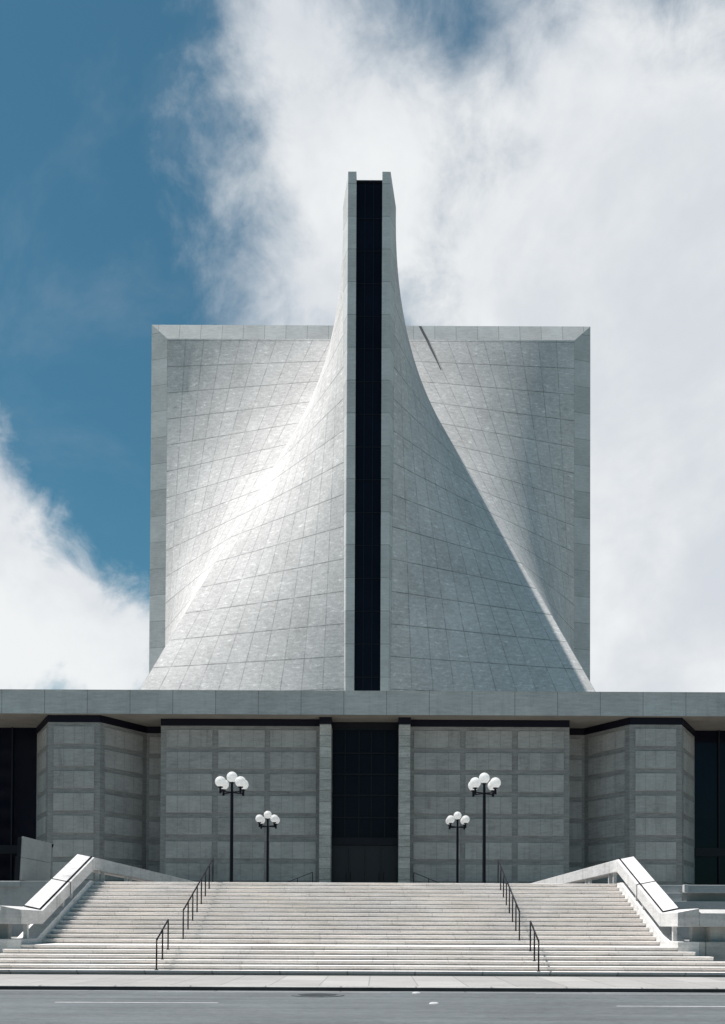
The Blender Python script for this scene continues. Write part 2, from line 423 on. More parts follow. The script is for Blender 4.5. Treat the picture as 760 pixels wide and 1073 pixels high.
# ------------------------------------------------------------------ mesh helpers
class MB:
    def __init__(s):
        s.v, s.f, s.mi, s.uv = [], [], [], {}
    def quad(s, pts, mi=0, uvs=None):
        i = len(s.v)
        s.v += [tuple(p) for p in pts]
        s.f.append(tuple(range(i, i + len(pts))))
        s.mi.append(mi)
        if uvs: s.uv[len(s.f) - 1] = uvs
    def hexa(s, c, mi=0, skip=()):
        """c: 8 corners, bottom ring then top ring, counter-clockwise from above"""
        fs = {'bottom': (3, 2, 1, 0), 'top': (4, 5, 6, 7), 'a': (0, 1, 5, 4), 'b': (1, 2, 6, 5), 'c': (2, 3, 7, 6), 'd': (3, 0, 4, 7)}
        i = len(s.v)
        s.v += [tuple(p) for p in c]
        for k, f in fs.items():
            if k in skip: continue
            s.f.append(tuple(i + q for q in f)); s.mi.append(mi)
    def box(s, x0, x1, y0, y1, z0, z1, mi=0, skip=()):
        s.hexa([(x0, y0, z0), (x1, y0, z0), (x1, y1, z0), (x0, y1, z0),
                (x0, y0, z1), (x1, y0, z1), (x1, y1, z1), (x0, y1, z1)], mi, skip)
    def prism(s, prof, axis, a, b, mi=0):
        """closed profile extruded along an axis; prof in the two other axes"""
        def P(q, t):
            return {'X': (t, q[0], q[1]), 'Y': (q[0], t, q[1]), 'Z': (q[0], q[1], t)}[axis]
        n = len(prof); i = len(s.v)
        s.v += [P(q, a) for q in prof] + [P(q, b) for q in prof]
        for k in range(n):
            s.f.append((i + k, i + (k + 1) % n, i + n + (k + 1) % n, i + n + k)); s.mi.append(mi)
        s.f.append(tuple(i + k for k in reversed(range(n)))); s.mi.append(mi)
        s.f.append(tuple(i + n + k for k in range(n))); s.mi.append(mi)
    def tube(s, pts, r, n=10, mi=0, r2=None):
        pts = [Vector(p) for p in pts]
        i = len(s.v); m = len(pts)
        for k, p in enumerate(pts):
            d = (pts[min(k + 1, m - 1)] - pts[max(k - 1, 0)]).normalized()
            up = Vector((0, 0, 1)) if abs(d.z) < 0.95 else Vector((0, 1, 0))
            a = d.cross(up).normalized(); b = a.cross(d).normalized()
            rr = r if r2 is None else r + (r2 - r) * k / (m - 1)
            for q in range(n):
                t = 2 * math.pi * q / n
                s.v.append(tuple(p + a * math.cos(t) * rr + b * math.sin(t) * rr))
        for k in range(m - 1):
            for q in range(n):
                s.f.append((i + k * n + q, i + k * n + (q + 1) % n, i + (k + 1) * n + (q + 1) % n, i + (k + 1) * n + q)); s.mi.append(mi)
        s.f.append(tuple(i + q for q in reversed(range(n)))); s.mi.append(mi)
        s.f.append(tuple(i + (m - 1) * n + q for q in range(n))); s.mi.append(mi)
    def lathe(s, prof, c=(0, 0, 0), n=24, mi=0):
        i = len(s.v); m = len(prof)
        for (r, z) in prof:
            for q in range(n):
                t = 2 * math.pi * q / n
                s.v.append((c[0] + r * math.cos(t), c[1] + r * math.sin(t), c[2] + z))
        for k in range(m - 1):
            for q in range(n):
                s.f.append((i + k * n + q, i + k * n + (q + 1) % n, i + (k + 1) * n + (q + 1) % n, i + (k + 1) * n + q)); s.mi.append(mi)
    def build(s, name, mats, parent=None, smooth=False, bevel=0.0, fix=True, uvname=None):
        if not isinstance(mats, (list, tuple)): mats = [mats]
        off = Vector((0, 0, 0)); root = parent
        while root:                         # parts are modelled in world metres, stored relative to their thing
            off += Vector(root.location); root = root.parent
        me = bpy.data.meshes.new(name)
        me.from_pydata(s.v, [], s.f)
        for m in mats: me.materials.append(m)
        for p, mi in zip(me.polygons, s.mi):
            p.material_index = mi
            p.use_smooth = smooth
        if uvname:
            ul = me.uv_layers.new(name=uvname)
            for fi, uvs in s.uv.items():
                p = me.polygons[fi]
                for li, u in zip(p.loop_indices, uvs): ul.data[li].uv = u
        if fix:
            bm = bmesh.new(); bm.from_mesh(me)
            bmesh.ops.recalc_face_normals(bm, faces=bm.faces)
            bm.to_mesh(me); bm.free()
        me.update()
        o = bpy.data.objects.new(name, me)
        COL.objects.link(o)
        if parent:
            o.parent = parent
            me.transform(Matrix.Translation(-off))
        if bevel:
            bv = o.modifiers.new('bevel', 'BEVEL'); bv.width = bevel; bv.segments = 2; bv.limit_method = 'ANGLE'
        return o

def thing(name, label, cat, loc, group=None):
    o = bpy.data.objects.new(name, None)
    o.empty_display_size = 0.3
    COL.objects.link(o)
    o.location = loc
    o['label'] = label; o['category'] = cat
    if group: o['group'] = group
    return o
def tag(o, label, cat, group=None):
    o['label'] = label; o['category'] = cat
    if group: o['group'] = group
    return o
def structure(o):
    o['kind'] = 'structure'
    return o
def copy_thing(root, loc, label):
    """copy of a thing with copies of its parts and their sub-parts"""
    r = root.copy(); COL.objects.link(r)
    r.location = loc; r['label'] = label
    def rec(src, dst):
        for ch in list(src.children):
            c = ch.copy(); COL.objects.link(c); c.parent = dst
            rec(ch, c)
    rec(root, r)
    return r

# ------------------------------------------------------------------ ground, road, sidewalk, plaza
g = MB(); g.quad([(-1500, -1500, -0.32), (1500, -1500, -0.32), (1500, 2500, -0.32), (-1500, 2500, -0.32)])
structure(g.build('ground', M['ground']))
g = MB(); g.box(-250, 250, 1.0, 23.62, -0.31, ZR); structure(g.build('road', M['asphalt']))
g = MB(); g.prism([(23.62, -0.31), (Y_KERB, -0.31), (Y_KERB, ZR - 0.012), (23.62, ZR + 0.001)], 'X', -250, 250); structure(g.build('gutter', M['gutter']))
g = MB(); g.prism([(Y_KERB, -0.31), (Y_KERB + 0.16, -0.31), (Y_KERB + 0.16, ZW + 0.003), (Y_KERB + 0.03, ZW + 0.002), (Y_KERB, ZW - 0.02)], 'X', -250, 250)
kb = g.build('kerb', [M['kerb'], M['kerbface']], bevel=0.0)
for p in kb.data.polygons:
    if p.normal.y < -0.9: p.material_index = 1
structure(kb)
g = MB(); g.box(-250, 250, Y_KERB + 0.16, 31.6, -0.31, ZW); structure(g.build('sidewalk', M['sidewalk']))
g = MB(); g.box(-250, 250, -4.0, 1.0, -0.31, ZW); structure(g.build('pavement', M['sidewalk']))
g = MB()
g.box(-60, 60, 40.0, 140, -0.31, ZP)
g.box(-11.05, 11.05, Y_TOP + 0.45, 40.0, -0.31, ZP)
structure(g.build('plaza', M['plaza']))

# lane dashes, markers and manhole on the road
def dash(x0, x1, y, w=0.10):
    m = MB(); m.quad([(x0, y - w / 2, ZR + 0.004), (x1, y - w / 2, ZR + 0.004), (x1, y + w / 2, ZR + 0.004), (x0, y + w / 2, ZR + 0.004)])
    return m.build('lane_marking', M['paint'], fix=False)
for x0, x1, y in ((-5.66, -2.35, 20.15), (5.65, 9.0, 19.75), (-13.5, -10.2, 20.5)):
    structure(dash(x0, x1, y))
structure(dash(-4.3, 1.2, 23.4, 0.05)); structure(dash(4.6, 10.5, 23.25, 0.05))
mh = thing('manhole_cover', 'round dark iron manhole cover set in the asphalt near the kerb', 'manhole cover', (-0.46, 22.45, ZR))
m = MB(); m.lathe([(0.60, 0.002), (0.60, 0.012), (0.46, 0.013)], (-0.46, 22.45, ZR), 40); m.build('ring', M['iron'], mh, fix=True)
m = MB(); m.lathe([(0.455, 0.003), (0.45, 0.010), (0.001, 0.010)], (-0.46, 22.45, ZR), 40)
for k in range(-4, 5):
    h = math.sqrt(max(0, 0.42 ** 2 - (k * 0.095) ** 2))
    m.box(-0.46 - h, -0.46 + h, 22.45 + k * 0.095 - 0.02, 22.45 + k * 0.095 + 0.02, ZR + 0.010, ZR + 0.018)
m.build('cover', M['iron'], mh)
for (x, y, lab) in ((1.80, 23.25, 'small white raised road marker lying nearest the kerb'), (2.04, 20.15, 'small white raised road marker in the lane line, farther from the kerb')):
    m = MB(); m.lathe([(0.105, 0.001), (0.10, 0.012), (0.075, 0.028), (0.04, 0.036), (0.001, 0.038)], (x, y, ZR), 18)
    tag(m.build('road_marker', M['paint'], smooth=True), lab, 'road marker', 'raised markers on the road')

# ------------------------------------------------------------------ staircase
st = thing('staircase', 'wide pale stone staircase rising in two flights from the sidewalk to the plaza', 'staircase', (0, Y_FOOT, ZW))
def step(hw, yf, yb, zt, rise, foot=False):
    m = MB()
    no = 0.035
    zb = zt - rise
    if foot:
        prof = [(yf + 0.12, zb - 0.02), (yb, zb - 0.02), (yb, zt), (yf + 0.012, zt), (yf, zt - 0.012), (yf, zb + 0.07), (yf + 0.12, zb + 0.065)]
    else:
        prof = [(yf + no, zb - 0.02), (yb, zb - 0.02), (yb, zt), (yf + 0.010, zt), (yf, zt - 0.010), (yf, zt - 0.05), (yf + no, zt - 0.055)]
    m.prism(prof, 'X', -hw, hw)
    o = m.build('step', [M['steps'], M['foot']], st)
    if foot:
        for p in o.data.polygons:
            if p.normal.y < -0.5: p.material_index = 1
    return o
NL = 6
rl = (ZL - ZW) / NL
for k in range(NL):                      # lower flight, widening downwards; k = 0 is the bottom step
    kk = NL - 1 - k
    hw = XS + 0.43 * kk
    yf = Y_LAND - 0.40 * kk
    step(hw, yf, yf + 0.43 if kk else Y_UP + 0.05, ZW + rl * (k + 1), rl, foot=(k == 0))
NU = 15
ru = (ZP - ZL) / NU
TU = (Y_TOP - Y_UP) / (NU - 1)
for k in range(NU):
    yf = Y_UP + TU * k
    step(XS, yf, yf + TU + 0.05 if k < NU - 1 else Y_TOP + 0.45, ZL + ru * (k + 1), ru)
for s in (-1, 1):                        # side curbs the parapets stand on
    m = MB()
    pr = [(Y_LAND, ZW - 0.2), (39.28, ZW - 0.2), (39.28, 3.125), (38.75, 3.125), (32.75, 0.94), (Y_LAND, 0.93)]
    x0, x1 = s * XS, s * 11.05
    m.prism(pr, 'X', min(x0, x1) + (0.002 if s > 0 else 0), max(x0, x1) - (0.002 if s < 0 else 0))
    m.build('stair_curb', M['curb'], st, bevel=0.012)

# ------------------------------------------------------------------ stair parapets
def parapet(s, label):
    root = thing('stair_parapet', label, 'parapet', (s * 10.7, Y_UP, ZL), 'parapets beside the staircase')
    X = lambda d: s * (XS + d)
    def loft(name, path, mat=M['beam']):
        m = MB()
        ring = []
        for (y, zb, zi) in path:
            ring.append([(X(0), y, zb), (X(0.68), y, zb), (X(0.68), y, zi + 0.13), (X(0.16), y, zi + 0.03), (X(0.0), y, zi)])
        n = 5
        for a, b in zip(ring, ring[1:]):
            for k in range(n):
                m.quad([a[k], a[(k + 1) % n], b[(k + 1) % n], b[k]])
        m.quad(ring[0], 1 if path[0][0] == Y_LAND else 0); m.quad(ring[-1])
        bm_ = m.build(name, [mat, M['frontbeam']], root)
        bm = bmesh.new(); bm.from_mesh(bm_.data); bmesh.ops.remove_doubles(bm, verts=bm.verts, dist=1e-4)
        bmesh.ops.recalc_face_normals(bm, faces=bm.faces); bm.to_mesh(bm_.data); bm.free()
        bv = bm_.modifiers.new('bevel', 'BEVEL'); bv.width = 0.012; bv.segments = 2; bv.limit_method = 'ANGLE'
        return bm_
    lerp = lambda y: 1.41 + (3.58 - 1.41) * (y - Y_UP) / 6.0
    g = 0.012
    ym = 36.25
    loft('sloped_beam', [(Y_LAND, 1.41, 1.86), (Y_UP, 1.41, 1.86), (ym - g, lerp(ym - g), lerp(ym - g) + 0.465)])
    loft('sloped_beam', [(ym + g, lerp(ym + g), lerp(ym + g) + 0.465), (39.3, 3.58, 4.06), (40.6 - g, 3.58, 4.06)])
    cuts = [40.6, 45.2, 49.8, 54.4, 59.0, 63.5]
    for a, b in zip(cuts, cuts[1:]):
        loft('level_beam', [(a + g, 3.58, 4.06), (b - g, 3.58, 4.06)])
    # front beam turning the corner along the street
    m = MB()
    xa, xb = X(0.685), s * 46
    m.prism([(Y_LAND, 1.41), (Y_LAND + 0.68, 1.41), (Y_LAND + 0.68, 1.97), (Y_LAND + 0.36, 1.965), (Y_LAND, 1.84)], 'X', min(xa, xb), max(xa, xb))
    m.build('front_beam', M['frontbeam'], root, bevel=0.012)
    # stub posts
    def post(y, zb, zt, dx=0.07):
        m = MB(); a, b = X(dx), X(dx + 0.13)
        m.box(min(a, b), max(a, b), y - 0.065, y + 0.065, zb, zt); m.build('post', M['beam'], root)
    for y in (32.1, 35.75, 36.7):
        zb = 0.93 if y < 33 else 0.94 + (y - 32.75) * (3.125 - 0.94) / 6.0 - 0.03
        post(y, zb, lerp(y) + 0.03 if y > 33.3 else 1.43)
    for c in cuts[:5]:
        post(c - 0.4, ZP, 3.60); post(c + 0.4, ZP, 3.60)
    for k in range(1, 8):
        x = s * (11.3 + 0.1 + k * 2.9)
        m = MB(); m.box(x - 0.08, x + 0.08, Y_LAND + 0.24, Y_LAND + 0.40, 0.92, 1.43); m.build('post', M['beam'], root)
    # dark joints and the dark handrail let into the top
    m = MB()
    zt = lambda y: lerp(y) + 0.465
    yj = ym
    m.quad([(X(-0.004), yj - 0.042, lerp(yj)), (X(-0.004), yj + 0.042, lerp(yj)), (X(-0.004), yj + 0.042, zt(yj) + 0.002), (X(-0.004), yj - 0.042, zt(yj) + 0.002)])
    for (xa_, za_), (xb_, zb_) in (((-0.004, 0.0), (0.16, 0.03)), ((0.16, 0.03), (0.684, 0.13))):
        m.quad([(X(xa_), yj - 0.042, zt(yj - 0.042) + za_ + 0.006), (X(xb_), yj - 0.042, zt(yj - 0.042) + zb_ + 0.006), (X(xb_), yj + 0.042, zt(yj + 0.042) + zb_ + 0.006), (X(xa_), yj + 0.042, zt(yj + 0.042) + za_ + 0.006)])
    m.build('joint', M['joint'], root)
    m = MB()
    m.tube([(X(0.11), Y_UP + 0.02, 1.86 + 0.05), (X(0.11), 39.3, 4.06 + 0.05)], 0.026, 8)
    m.tube([(X(0.11), Y_UP + 0.02, 1.86 + 0.05), (X(0.66), Y_UP + 0.02, 1.86 + 0.17)], 0.022, 8)
    for y in (33.7, 35.2, 37.0, 38.6):
        m.tube([(X(0.11), y, lerp(y) + 0.44), (X(0.11), y, lerp(y) + 0.52)], 0.014, 6)
    m.build('handrail', M['rail'], root, smooth=True)
    return root
parapet(-1, 'sloping concrete parapet beam on the left side of the stairs, its inner face in shade')
parapet(1, 'sloping concrete parapet beam on the right side of the stairs, its inner face sunlit white')

# low walls under the parapets, street side
for s, lab in ((-1, 'low grey concrete plinth wall left of the lower stairs under the parapet'), (1, 'low grey concrete plinth wall right of the lower stairs under the parapet')):
    pw = thing('plinth_wall', lab, 'wall', (s * 20, Y_LAND, ZW), 'plinth walls beside the stairs')
    a, b = sorted((s * 11.052, s * 46))
    m = MB(); m.box(a, b, Y_LAND + 0.004, 32.4, -0.3, 0.93); m.build('plinth', M['plinth'], pw, bevel=0.01)
    m = MB(); m.box(a, b, 32.0, 32.3, 0.93, 1.80); m.build('recessed_wall', M['terrace'], pw)
    a2, b2 = sorted((s * 11.5, s * 12.4))
    m = MB(); m.box(a2, b2, Y_LAND + 0.30, 31.99, 0.93, 1.405); m.build('bearing_block', M['plinth'], pw)
# terrace walls at plaza level beside the stairs
tw = thing('terrace_wall', 'plain grey terrace wall left of the stairs behind the parapet', 'wall', (-20, 39.7, ZL))
m = MB(); m.box(-46, -11.06, 39.6, 39.996, -0.3, 3.13); m.build('wall', M['terrace'], tw, bevel=0.01)
m = MB(); m.box(-46, -13.4, 39.5, 39.598, 2.9, 3.10); m.build('coping', M['terrace'], tw, bevel=0.01)
tw = thing('terrace_wall', 'grey terrace wall right of the stairs with a long beam over a dark recess', 'wall', (20, 39.7, ZL))
m = MB(); m.box(11.06, 46, 39.75, 39.996, -0.3, 3.07); m.build('wall', M['terrace'], tw, bevel=0.01)
m = MB(); m.box(13.15, 46, 39.1, 39.74, 2.74, 3.06); m.build('beam', M['terrace'], tw, bevel=0.015)
m = MB(); m.box(11.06, 46, 39.2, 39.745, -0.3, 2.42); m.build('ledge', M['terrace'], tw, bevel=0.01)
m = MB(); m.box(11.06, 13.0, 39.4, 39.745, 2.42, 2.75); m.build('block', M['terrace'], tw, bevel=0.01)
m = MB(); m.box(12.98, 13.14, 39.05, 39.3, 2.76, 3.07); m.build('end_block', M['beam'], tw, bevel=0.01)
# planting bed fill between the walls
for s in (-1, 1):
    a, b = sorted((s * 11.06, s * 46))
    m = MB(); m.box(a, b, 32.41, 39.1, -0.3, 0.9); structure(m.build('ground_bed', M['ground']))

# ------------------------------------------------------------------ stair handrails
def handrail(xs, pts_posts, rail_a, rail_b, label):
    """pts_posts: list of (y, z base); rail from a to b (y, z)"""
    root = thing('stair_handrail', label, 'handrail', (xs, pts_posts[0][0], pts_posts[0][1]), 'handrails on the stairs')
    m = MB(); m.tube([(xs, rail_a[0], rail_a[1]), (xs, rail_b[0], rail_b[1])], 0.027, 10); m.build('rail', M['rail'], root, smooth=True)
    for (y, z) in pts_posts:
        t = (y - rail_a[0]) / (rail_b[0] - rail_a[0])
        m = MB(); m.tube([(xs, y, z), (xs, y, rail_a[1] + t * (rail_b[1] - rail_a[1]) - 0.005)], 0.024, 8)
        m.lathe([(0.001, 0.012), (0.055, 0.012), (0.055, 0.0)], (xs, y, z), 10)
        m.build('post', M['rail'], root, smooth=True)
def tread_z(y):
    if y >= Y_TOP: return ZP
    if y >= Y_UP: return ZL + ru * (int((y - Y_UP) / TU + 1e-6) + 1)
    if y >= Y_LAND: return ZL
    k = int((y - (Y_LAND - 0.4 * 5)) / 0.4 + 1e-6)
    return ZW + rl * (k + 1)
def side(s): return 'left' if s < 0 else 'right'
for s in (-1, 1):
    ys = [33.42 + (39.36 - 33.42) * k / 7 for k in range(8)]
    handrail(s * 5.67, [(y, tread_z(y)) for y in ys], (33.42, 1.90), (39.36, 4.03),
             'long black handrail with eight posts on the %s half of the upper flight' % side(s))
    ys = [29.42, 30.22, 31.02]
    handrail(s * 5.67, [(y, tread_z(y)) for y in ys], (29.42, 0.955), (31.02, 1.56),
             'short black handrail with three posts on the %s half of the lower flight' % side(s))

# ------------------------------------------------------------------ cathedral
CH = thing('cathedral', 'modern grey stone cathedral with a soaring curved cross shaped roof above a low flat podium', 'cathedral', (0, 66, ZP))
H, L, DF = 60.75, 21.70, 77.06
DC = DF + L
w, e, dl = 1.67, 1.66, 0.46
w2 = w + dl
wi = 1.02
c0, c1, zc0 = 20.75, 1.42, 15.3
ZB = 16.7
def ez(z, k):
    return e if k % 2 else 0.05 + (e - 0.05) * max(0.0, (z - ZB) / (H - e - ZB))
def w2z(z, k=0):
    return w + dl if k % 2 else w + 0.10 + (dl - 0.10) * max(0.0, (z - ZB) / (H - e - ZB))
def cc(z): return c0 + (c1 - c0) * (z - zc0) / (H - zc0)
def variants():
    for k in range(4):
        for mir in (1, -1):
            def T(x, y, z, k=k, mir=mir):
                x *= mir
                for _ in range(k): x, y = -y, x
                return (x, y + DC, z)
            yield k, mir, T
NUu, NZ = 18, 44
for k, mir, T in variants():
    # one curved face of ruled lines from the arm end to the valley
    me = bpy.data.meshes.new('curved_roof_face')
    V, Fc, UV, LN = [], [], [], []
    for j in range(NZ + 1):
        z = ZB + (H - e - ZB) * j / NZ
        c = cc(z)
        A = (w2z(z, k), -(L - ez(z, k))); C = (c, -c)
        ln = math.hypot(C[0] - A[0], C[1] - A[1])
        for i in range(NUu + 1):
            u = i / NUu
            V.append(T(A[0] + (C[0] - A[0]) * u, A[1] + (C[1] - A[1]) * u, z)); UV.append((u, z + 0.9)); LN.append((ln, 0))
    for j in range(NZ):
        for i in range(NUu):
            a = j * (NUu + 1) + i
            f = (a, a + 1, a + NUu + 2, a + NUu + 1)
            Fc.append(f if mir > 0 else tuple(reversed(f)))
    me.from_pydata(V, [], Fc)
    me.materials.append(M['hypar'])
    ul, l2 = me.uv_layers.new(name='panels'), me.uv_layers.new(name='length')
    for lp in me.loops:
        ul.data[lp.index].uv = UV[lp.vertex_index]; l2.data[lp.index].uv = LN[lp.vertex_index]
    for p in me.polygons: p.use_smooth = True
    o = bpy.data.objects.new('curved_roof_face', me); COL.objects.link(o); o.parent = CH
    me.transform(Matrix.Translation(-Vector(CH.location)))
    # the edge frame: sloped side strip, sloped top strip, outer face
    m = MB()
    topm = 1 if k % 2 == 0 else 2          # top strip runs along Y for front/back arms, along X for side arms
    def q(pts, mi=0):
        pts = [T(*p) for p in pts]
        m.quad(pts if mir > 0 else list(reversed(pts)), mi)
    cH = cc(H - e)
    q([(w, -L, ZB), (w2z(ZB, k), -(L - ez(ZB, k)), ZB), (w2z(H - e, k), -(L - e), H - e), (w, -L, H)])
    q([(w, -L, H), (w2z(H - e, k), -(L - e), H - e), (cH, -cH, H - e), (w, -w, H)], topm)
    q([(wi, -L, ZB), (w, -L, ZB), (w, -L, H), (wi, -L, H)])
    q([(wi, -L + 0.5, ZB), (wi, -L, ZB), (wi, -L, H), (wi, -L + 0.5, H - 0.0)])
    q([(wi, -L, H), (w, -L, H), (w, -w, H), (wi, -wi, H)], topm)
    q([(wi, -wi, H - 0.43), (wi, -L + 0.5, H - 0.43), (wi, -L + 0.5, H), (wi, -wi, H)])
    m.build('edge_frame', [M['rim'], M['rim_top_y'], M['rim_top']], CH, fix=False)
for k in range(4):
    def T(x, y, z, k=k):
        for _ in range(k): x, y = -y, x
        return (x, y + DC, z)
    m = MB()
    yg = -L + 0.45
    m.quad([T(-wi, yg, ZB), T(wi, yg, ZB), T(wi, yg, H - 0.42), T(-wi, yg, H - 0.42)])
    m.quad([T(-wi, yg, H - 0.42), T(wi, yg, H - 0.42), T(wi, -wi, H - 0.42), T(-wi, -wi, H - 0.42)])
    sw = m.build('slot_window', M['slotglass'], CH, fix=False)
    def bar(x0, x1, y0, y1, z0, z1, mm):
        c = [T(x0, y0, z0), T(x1, y0, z0), T(x1, y1, z0), T(x0, y1, z0), T(x0, y0, z1), T(x1, y0, z1), T(x1, y1, z1), T(x0, y1, z1)]
        mm.hexa(c)
    mm = MB()
    for x in (-0.34, 0.34): bar(x - 0.03, x + 0.03, yg - 0.06, yg - 0.002, ZB, H - 0.43, mm)
    z = ZB + 1.6
    while z < H - 1:
        bar(-wi + 0.002, wi - 0.002, yg - 0.05, yg - 0.004, z - 0.03, z + 0.03, mm); z += 2.6
    bar(-wi + 0.002, wi - 0.002, yg - 0.12, yg - 0.006, H - 0.57, H - 0.424, mm)
    mm.build('glazing_bars', M['mullion'], sw)
m = MB(); m.quad([(-wi, DC - wi, H - 0.42), (wi, DC - wi, H - 0.42), (wi, DC + wi, H - 0.42), (-wi, DC + wi, H - 0.42)])
m.build('skylight', M['slotglass'], CH, fix=False)
m = MB()  # thin dark strip drawn as a cast shadow on the right arm
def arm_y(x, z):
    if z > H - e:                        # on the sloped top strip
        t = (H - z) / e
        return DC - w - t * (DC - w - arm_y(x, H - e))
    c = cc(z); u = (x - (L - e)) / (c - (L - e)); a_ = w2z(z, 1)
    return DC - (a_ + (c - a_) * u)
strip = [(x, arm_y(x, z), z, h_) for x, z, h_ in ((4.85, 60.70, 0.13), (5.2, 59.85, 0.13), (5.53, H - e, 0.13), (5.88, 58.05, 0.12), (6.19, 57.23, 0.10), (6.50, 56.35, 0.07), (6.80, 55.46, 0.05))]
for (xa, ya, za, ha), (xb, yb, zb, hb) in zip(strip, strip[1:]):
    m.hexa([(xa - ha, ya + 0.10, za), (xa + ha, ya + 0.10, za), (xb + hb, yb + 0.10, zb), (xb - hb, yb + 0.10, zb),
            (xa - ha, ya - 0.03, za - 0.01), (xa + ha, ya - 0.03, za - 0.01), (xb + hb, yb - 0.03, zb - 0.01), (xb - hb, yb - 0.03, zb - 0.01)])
M['roof_shadow'] = mat_plain('shadow_strip_grey', (0.075, 0.08, 0.085), 0.7, 0.2)
m.build('shadow_strip', M['roof_shadow'], CH)

# podium roof: fascia, soffit, roofing
ZS, ZF, YF = 15.27, 16.78, 65.0
m = MB(); m.box(-42, 42, YF, 134, ZS, ZF)
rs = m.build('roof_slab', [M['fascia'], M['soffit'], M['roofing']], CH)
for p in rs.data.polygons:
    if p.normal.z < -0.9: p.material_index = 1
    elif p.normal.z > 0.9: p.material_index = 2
m = MB(); m.box(-42.02, 42.02, YF - 0.035, YF + 0.3, ZF + 0.002, ZF + 0.07); m.build('roof_coping', M['fascia'], CH)

# facade walls
ZT = 14.80
ROWS = []
zt = 14.53
for k in range(8):
    ROWS.append((zt - 1.15, zt)); zt -= 1.48
    if k == 4: zt -= 0.12
pid = [0]
def wall(m, p0, p1, cols, z0=ZP, z1=ZT, thick=0.5, mb=0, mp=1):
    """concrete wall from p0 to p1 (outer face on the right hand of the walk), with slabs 4 cm proud"""
    p0, p1 = Vector(p0), Vector(p1)
    d = (p1 - p0); ln = d.length; d.normalize()
    nrm = Vector((d.y, -d.x))
    def P(s, o, z):
        q = p0 + d * s + nrm * o
        return (q.x, q.y, z)
    m.hexa([P(0, 0, z0), P(ln, 0, z0), P(ln, -thick, z0), P(0, -thick, z0), P(0, 0, z1), P(ln, 0, z1), P(ln, -thick, z1), P(0, -thick, z1)], mb)
    for (s0, s1) in cols:
        pid[0] += 1
        for r, (za, zb) in enumerate(ROWS):
            za = max(za, z0 + 0.01)
            if zb <= za: continue
            o = 0.045
            cs = [P(s0, 0.001, za), P(s1, 0.001, za), P(s1, o, za + 0.012), P(s0, o, za + 0.012)]
            c2 = [P(s0, 0.001, zb), P(s1, 0.001, zb), P(s1, o, zb - 0.012), P(s0, o, zb - 0.012)]
            i0 = pid[0] * 10
            m.quad([cs[3], cs[2], c2[2], c2[3]], mp, [(i0, r + 0.5), (i0 + 1, r + 0.5), (i0 + 1, r + 0.5), (i0, r + 0.5)])
            for q_ in ((cs[0], cs[1], cs[2], cs[3]), (c2[3], c2[2], c2[1], c2[0]), (cs[0], cs[3], c2[3], c2[0]), (cs[2], cs[1], c2[1], c2[2])):
                m.quad(q_, mp, [(i0 + 0.4, r + 0.5)] * 4)
WM = [M['band'], M['panel']]
YC = 66.5
